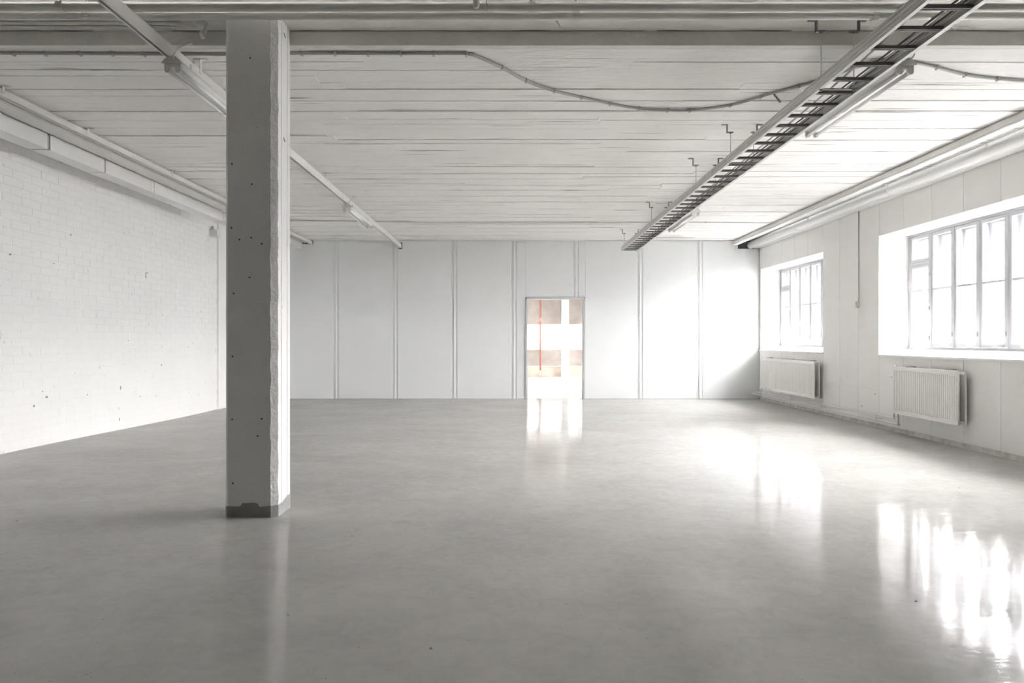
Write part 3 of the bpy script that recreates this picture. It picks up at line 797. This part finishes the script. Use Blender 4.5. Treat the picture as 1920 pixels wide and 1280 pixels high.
# cables lying in the ladder along its right rail
for k in range(4):
    pts = []
    Y = LY0
    bx = LX1 - (0.033, 0.047, 0.080, 0.094)[k]; bz = LZ0 + 0.033 + (0.012 if k % 2 else 0)
    while Y <= LY1 - 0.05:
        wv = sm((Y - 6.5) / 2.5)
        pts.append((bx - 0.005 * wv * noise.noise((Y * 2.2, 5, 0)), Y, bz + 0.022 * wv * max(0, noise.noise((Y * 3, k * 0.6, 2)))))
        Y += 0.14
    MB().tube(pts, 0.0065, 6).build('ladder_cable', M['bcable' if k % 2 else 'cable'], smooth=True, label=('grey cable pressed against the right rail of the ladder', 'black cable second from the right rail of the ladder', 'grey cable third from the right rail of the ladder', 'black cable farthest from the right rail in the ladder bundle')[k], cat='cable', group='cables lying in the ladder')
pts = bez([(LX0 + 0.04, 3.55, LZ0 + 0.034), (LX0 + 0.09, 4.3, LZ0 + 0.033), (LX0 + 0.13, 5.2, LZ0 + 0.034), (LX0 + 0.15, 6.4, LZ0 + 0.033), (LX0 + 0.165, 7.5, LZ0 + 0.034), (LX0 + 0.17, 8.6, LZ0 + 0.034)], 8)
MB().tube(pts, 0.007, 6).build('ladder_cable', M['cable'], smooth=True, label='single grey cable running diagonally across the ladder rungs', cat='cable')

# ------------------------------------------------------------------ radiators
def radiator(y0, y1, z0, z1, xf, nfl, depth, label, coarse=True):
    t = empty('radiator', (xf, (y0 + y1) / 2, z0), label=label, cat='radiator', group='white panel radiators under the windows')
    def plate(x, name, s):
        mb = MB(); ys = []
        e = 0.014
        L_ = y1 - y0 - 2 * e; p = L_ / nfl
        dpt = 0.007 if coarse else 0.004
        for i in range(nfl):
            b = y0 + e + i * p
            ys += [(b, 0), (b + p * 0.28, 0), (b + p * 0.42, dpt), (b + p * 0.86, dpt)]
        ys.append((y1 - e, 0))
        hz = [z0 + 0.045, z0 + 0.055, z1 - 0.055, z1 - 0.045]
        n = len(ys)
        for j, z in enumerate(hz):
            for (yy, d) in ys: mb.v.append((x - s * (0.0 if j in (0, 3) else d) * 1.0 + s * (0.007 if j in (1, 2) else 0.007), yy, z))
        for j in range(3):
            for i in range(n - 1):
                a = j * n + i; mb.f.append((a, a + 1, a + n + 1, a + n))
        mb.box(min(x + s * 0.001, x + s * 0.013), max(x + s * 0.001, x + s * 0.013), y0, y1, z1 - 0.046, z1)
        mb.box(min(x + s * 0.001, x + s * 0.013), max(x + s * 0.001, x + s * 0.013), y0, y1, z0, z0 + 0.046)
        mb.box(min(x + s * 0.001, x + s * 0.013), max(x + s * 0.001, x + s * 0.013), y0, y0 + e, z0 + 0.045, z1 - 0.045)
        mb.box(min(x + s * 0.001, x + s * 0.013), max(x + s * 0.001, x + s * 0.013), y1 - e, y1, z0 + 0.045, z1 - 0.045)
        mb.box(min(x + s * 0.012, x + s * 0.020), max(x + s * 0.012, x + s * 0.020), y0 + 0.002, y1 - 0.002, z0 + 0.003, z1 - 0.003)
        return mb.build(name, M['rad'], t)
    plate(xf, 'front_panel', 1)
    plate(xf + depth, 'rear_panel', -1)
    for yy in (y0 + 0.03, y1 - 0.03):
        for zz in (z0 + 0.03, z1 - 0.03):
            MB().tube([(xf + 0.018, yy, zz), (xf + depth - 0.018, yy, zz)], 0.014, 10).build('connector', M['rad'], t, smooth=True)
    for yy in (y0 + 0.28, y1 - 0.25):
        MB().box(xf + depth - 0.004, XR - 0.0005, yy - 0.02, yy + 0.02, z0 + 0.05, z1 + 0.012).box(xf + 0.03, xf + depth, yy - 0.012, yy + 0.012, z1 + 0.001, z1 + 0.008).build('wall_bracket', M['galv'], t)
    MB().tube([(xf + 0.04, y1 + 0.0, z1 - 0.035), (xf + 0.04, y1 + 0.05, z1 - 0.035)], 0.013, 10).tube([(xf + 0.04, y1 + 0.03, z1 - 0.05), (xf + 0.04, y1 + 0.03, z1 + 0.02)], 0.010, 10).build('valve', M['wpipe'], t)
radiator(7.87, 9.22, 0.265, 0.862, 4.88, 33, 0.10, 'white fluted panel radiator under the nearer window', True)
radiator(11.62, 14.12, 0.255, 0.855, 4.88, 62, 0.10, 'long white finely ribbed radiator under the window by the back wall', False)
# heating pipes
pa, pb = 4.955, 4.945
t = t2 = empty('heating_pipes', (pa, 12, 0.1), label='pair of thin white heating pipes low along the right wall', cat='pipes')
MB().tube(bez([(pa, 14.5, 0.15), (pa, 12.5, 0.165), (pa, 10.6, 0.18), (pa, 9.36, 0.186), (4.93, 9.28, 0.19), (4.92, 9.262, 0.24), (4.92, 9.262, 0.5), (4.92, 9.262, 0.83)], 5), 0.011, 10).build('pipe_run', M['wpipe'], t, smooth=True)
MB().tube([(4.92, 9.262, 0.70), (4.92, 9.262, 0.76)], 0.018, 10).tube([(4.92, 9.262, 0.73), (4.90, 9.31, 0.73)], 0.012, 8).build('shut_off_valve', M['wpipe'], t)
MB().tube(bez([(pa, 14.5, 0.11), (pb, 12.5, 0.113), (pb, 10.6, 0.118), (pb, 9.3, 0.120), (4.925, 9.19, 0.124), (4.92, 9.165, 0.16), (4.92, 9.165, 0.24), (4.92, 9.165, 0.268)], 5), 0.011, 10).build('pipe_run', M['wpipe'], t2, smooth=True)
for yy in (12.75, 11.5, 9.75):
    MB().box(pb - 0.014, XR - 0.0005, yy - 0.012, yy + 0.012, 0.138, 0.152).box(pb - 0.014, pb - 0.006, yy - 0.012, yy + 0.012, 0.10, 0.20).build('pipe_clip', M['wpipe'], t2)
MB().tube([(4.92, 14.20, -0.001), (4.92, 14.20, 0.83)], 0.012, 10).build('riser', M['wpipe'], t, smooth=True)
MB().tube([(4.92, 14.20, 0.22), (4.92, 14.20, 0.30)], 0.019, 10).build('elbow', M['wpipe'], t)
MB().tube(bez([(pa, 14.5, 0.15), (4.90, 14.56, 0.14), (4.86, 14.55, 0.13), (4.90, 14.53, 0.115), (pa, 14.5, 0.11)], 6), 0.011, 10).build('return_bend', M['wpipe'], t, smooth=True)

# ------------------------------------------------------------------ conduit and switch on the pier, corner cable
cy = 5.03 * F / 650.6
t = empty('wall_switch', (XR, cy, 1.67), label='grey surface switch box at the end of a vertical conduit between the windows', cat='switch')
MB().box(XR - 0.045, XR - 0.0005, cy - 0.028, cy + 0.030, 1.672, 1.76).build('switch_box', M['galv'], t, bevel=0.006)
MB().box(XR - 0.052, XR - 0.044, cy - 0.015, cy + 0.017, 1.695, 1.735).build('rocker', M['wcable'], t, bevel=0.003)
MB().tube([(XR - 0.012, cy, 1.755), (XR - 0.012, cy - 0.012, 1.84), (XR - 0.012, cy - 0.012, 3.07)], 0.009, 8).build('conduit', M['galv'], t, smooth=True)
MB().box(XR - 0.018, XR - 0.0005, cy + 0.02, cy + 0.06, 1.668, 1.676).build('cable_stub', M['cable'], t)
yc = YB - 0.075
MB().tube(bez([(XR - 0.006, yc - 0.002 + 0.06, 3.06), (XR - 0.006, yc + 0.055, 2.2), (XR - 0.006, yc + 0.055, 1.56), (XR + 0.02, 14.572, 1.475), (XR + 0.12, 14.572, 1.46), (5.42, 14.572, 1.465)], 8), 0.0045, 6).build('corner_cable', M['wcable'], smooth=True,
    label='thin cable down the back right corner, bending into the window reveal', cat='cable')

# ------------------------------------------------------------------ hall seen through the door
HY = 23.6; HC = 3.3
MB().box(-6.2, 7.3, YB + 0.12, HY + 0.4, -0.2, -0.001).build('hall_floor', M['hallfloor'], kind='structure')
MB().box(-6.2, 7.3, YB + 0.10, HY + 0.3, HC, HC + 0.2).build('hall_ceiling', M['white'], kind='structure')
MB().box(-6.2, -6.0, YB + 0.13, HY + 0.3, -0.1, HC).build('wall_hall_left', M['white'], kind='structure')
hw = MB().box(7.0, 7.3, YB + 0.13, HY + 0.3, -0.1, 0.68).box(7.0, 7.3, YB + 0.13, HY + 0.3, 3.1, HC)
e = [YB + 0.13] + [v for ab in HALL_GLAZING for v in ab] + [HY + 0.3]
for a, b in zip(e[0::2], e[1::2]): hw.box(7.0, 7.3, a, b, 0.68, 3.1)
hwall = hw.build('wall_hall_right', M['white'], kind='structure')
for a, b in HALL_GLAZING:
    MB().box(7.14, 7.146, a, b, 0.68, 3.1).build('pane', M['glass'], hwall)
fw = MB().box(-6.2, 7.3, HY, HY + 0.25, -0.1, 0.34).build('wall_hall_far', M['hallconc'], kind='structure')
mx = [-6.0, -4.6, -3.2, -1.8, -0.43, 0.93, 1.72, 3.1, 4.5, 5.8, 7.0]
for a, b in zip(mx[:-1], mx[1:]):
    MB().box(a + 0.03, b - 0.03, HY + 0.02, HY + 0.10, 0.345, 0.865).build('lower_panel', M['beige'], fw, bevel=0.004)
    MB().box(a + 0.03, b - 0.03, HY + 0.02, HY + 0.10, 1.735, HC - 0.002).build('upper_panel', M['beige'], fw, bevel=0.004)
    MB().box(a + 0.035, b - 0.035, HY + 0.05, HY + 0.056, 0.89, 1.71).build('pane', M['glass'], fw)
    MB().box(a + 0.03, b - 0.03, HY + 0.01, HY + 0.10, 0.865, 0.892).build('frame_rail', M['pink'], fw)
    MB().box(a + 0.03, b - 0.03, HY + 0.01, HY + 0.10, 1.708, 1.735).build('frame_rail', M['pink'], fw)
for a in mx[1:-1]:
    MB().box(a - 0.03, a + 0.03, HY, HY + 0.11, 0.34, HC - 0.001).build('mullion', M['pink'], fw)
t = empty('hall_pipe', (0.925, 23.4, 0), label='thin red vertical pipe seen through the doorway', cat='pipe')
MB().tube([(0.925, 23.42, 0), (0.925, 23.42, HC)], 0.028, 12).build('pipe_run', M['red'], t, smooth=True)
MB().tube([(0.925, 23.42, 0.02), (0.925, 23.42, 0.22)], 0.045, 12).tube([(0.925, 23.42, 1.82), (0.925, 23.42, 1.92)], 0.04, 12).build('pipe_fitting', M['pink'], t)
t = empty('hall_column', (1.7, 23.2, 0), label='white square column seen through the doorway', cat='column')
MB().box(1.60, 1.83, 23.1, 23.33, 0, HC).build('shaft', M['white'], t, bevel=0.006)
MB().box(1.59, 1.84, 23.09, 23.34, 0, 0.03).build('column_foot', M['white'], t)
for k, (xa, ya, xb, yb_, label) in enumerate(((2.0, 22.95, 2.75, 22.5, 'pale timber plank on the floor of the next hall, the farther one'), (2.1, 22.15, 2.9, 22.3, 'pale timber plank on the floor of the next hall, the nearer one'))):
    d = Vector((xb - xa, yb_ - ya, 0)).normalized(); s = Vector((-d.y, d.x, 0)) * 0.06
    A, B = Vector((xa, ya, 0)), Vector((xb, yb_, 0)); up = Vector((0, 0, 0.05))
    MB().add([A - s, B - s, B + s, A + s, A - s + up, B - s + up, B + s + up, A + s + up], [(0, 3, 2, 1), (4, 5, 6, 7), (0, 1, 5, 4), (1, 2, 6, 5), (2, 3, 7, 6), (3, 0, 4, 7)]).build('timber_plank', M['wood'], label=label, cat='plank', group='planks in the next hall')

# ------------------------------------------------------------------ outside: yard and neighbouring facade
MB().box(5.96, 60, -40, 60, -0.6, -0.4).build('yard_ground', M['outground'], kind='structure')
fac = empty('neighbour_building', (30, 18, -0.4), label='pale sheet-clad building faintly visible outside the windows', cat='building')
MB().box(28.1, 36, -6, 52, -0.4, 4.6).build('wall', M['facade'], fac)
y = -6.0
while y < 52:
    MB().box(28.0, 28.1, y + 0.03, y + 0.97, -0.4, 4.6).build('cladding_panel', M['facade'], fac); y += 1.0

yb_ = empty('daylight_blocker', (0, 27, -0.4), label='added wall outside the glazing of the next hall, cutting its daylight', cat='building')  # added wall that blocks part of the sky for the hall glazing
MB().box(-14, 16, 26.6, 27.5, -0.4, 7.0).build('wall', M['blockerwall'], yb_)
for k in range(20):
    MB().box(-14 + 1.5 * k + 0.03, -12.5 + 1.5 * k - 0.03, 26.5, 26.6, -0.4, 7.0).build('cladding_panel', M['blockerwall'], yb_)
MB().box(-14, 5.6, 24.1, 60, -0.6, -0.4).build('yard_ground', M['outground'], kind='structure')

# ------------------------------------------------------------------ grit on the floor
m = MB()
for i in range(70):
    X = R.uniform(-4.8, 4.8); Y = R.uniform(2.6, 13); s = R.uniform(0.003, 0.009)
    z = fz(X, Y)
    m.add([(X - s, Y - s * 0.5, z), (X + s, Y - s * 0.3, z), (X + s * 0.2, Y + s, z), (X, Y, z + s * 0.7)], [(0, 2, 1), (0, 1, 3), (1, 2, 3), (2, 0, 3)])
m.build('floor_grit', M['bare'], kind='stuff', label='dark specks of grit scattered over the concrete floor', cat='grit')
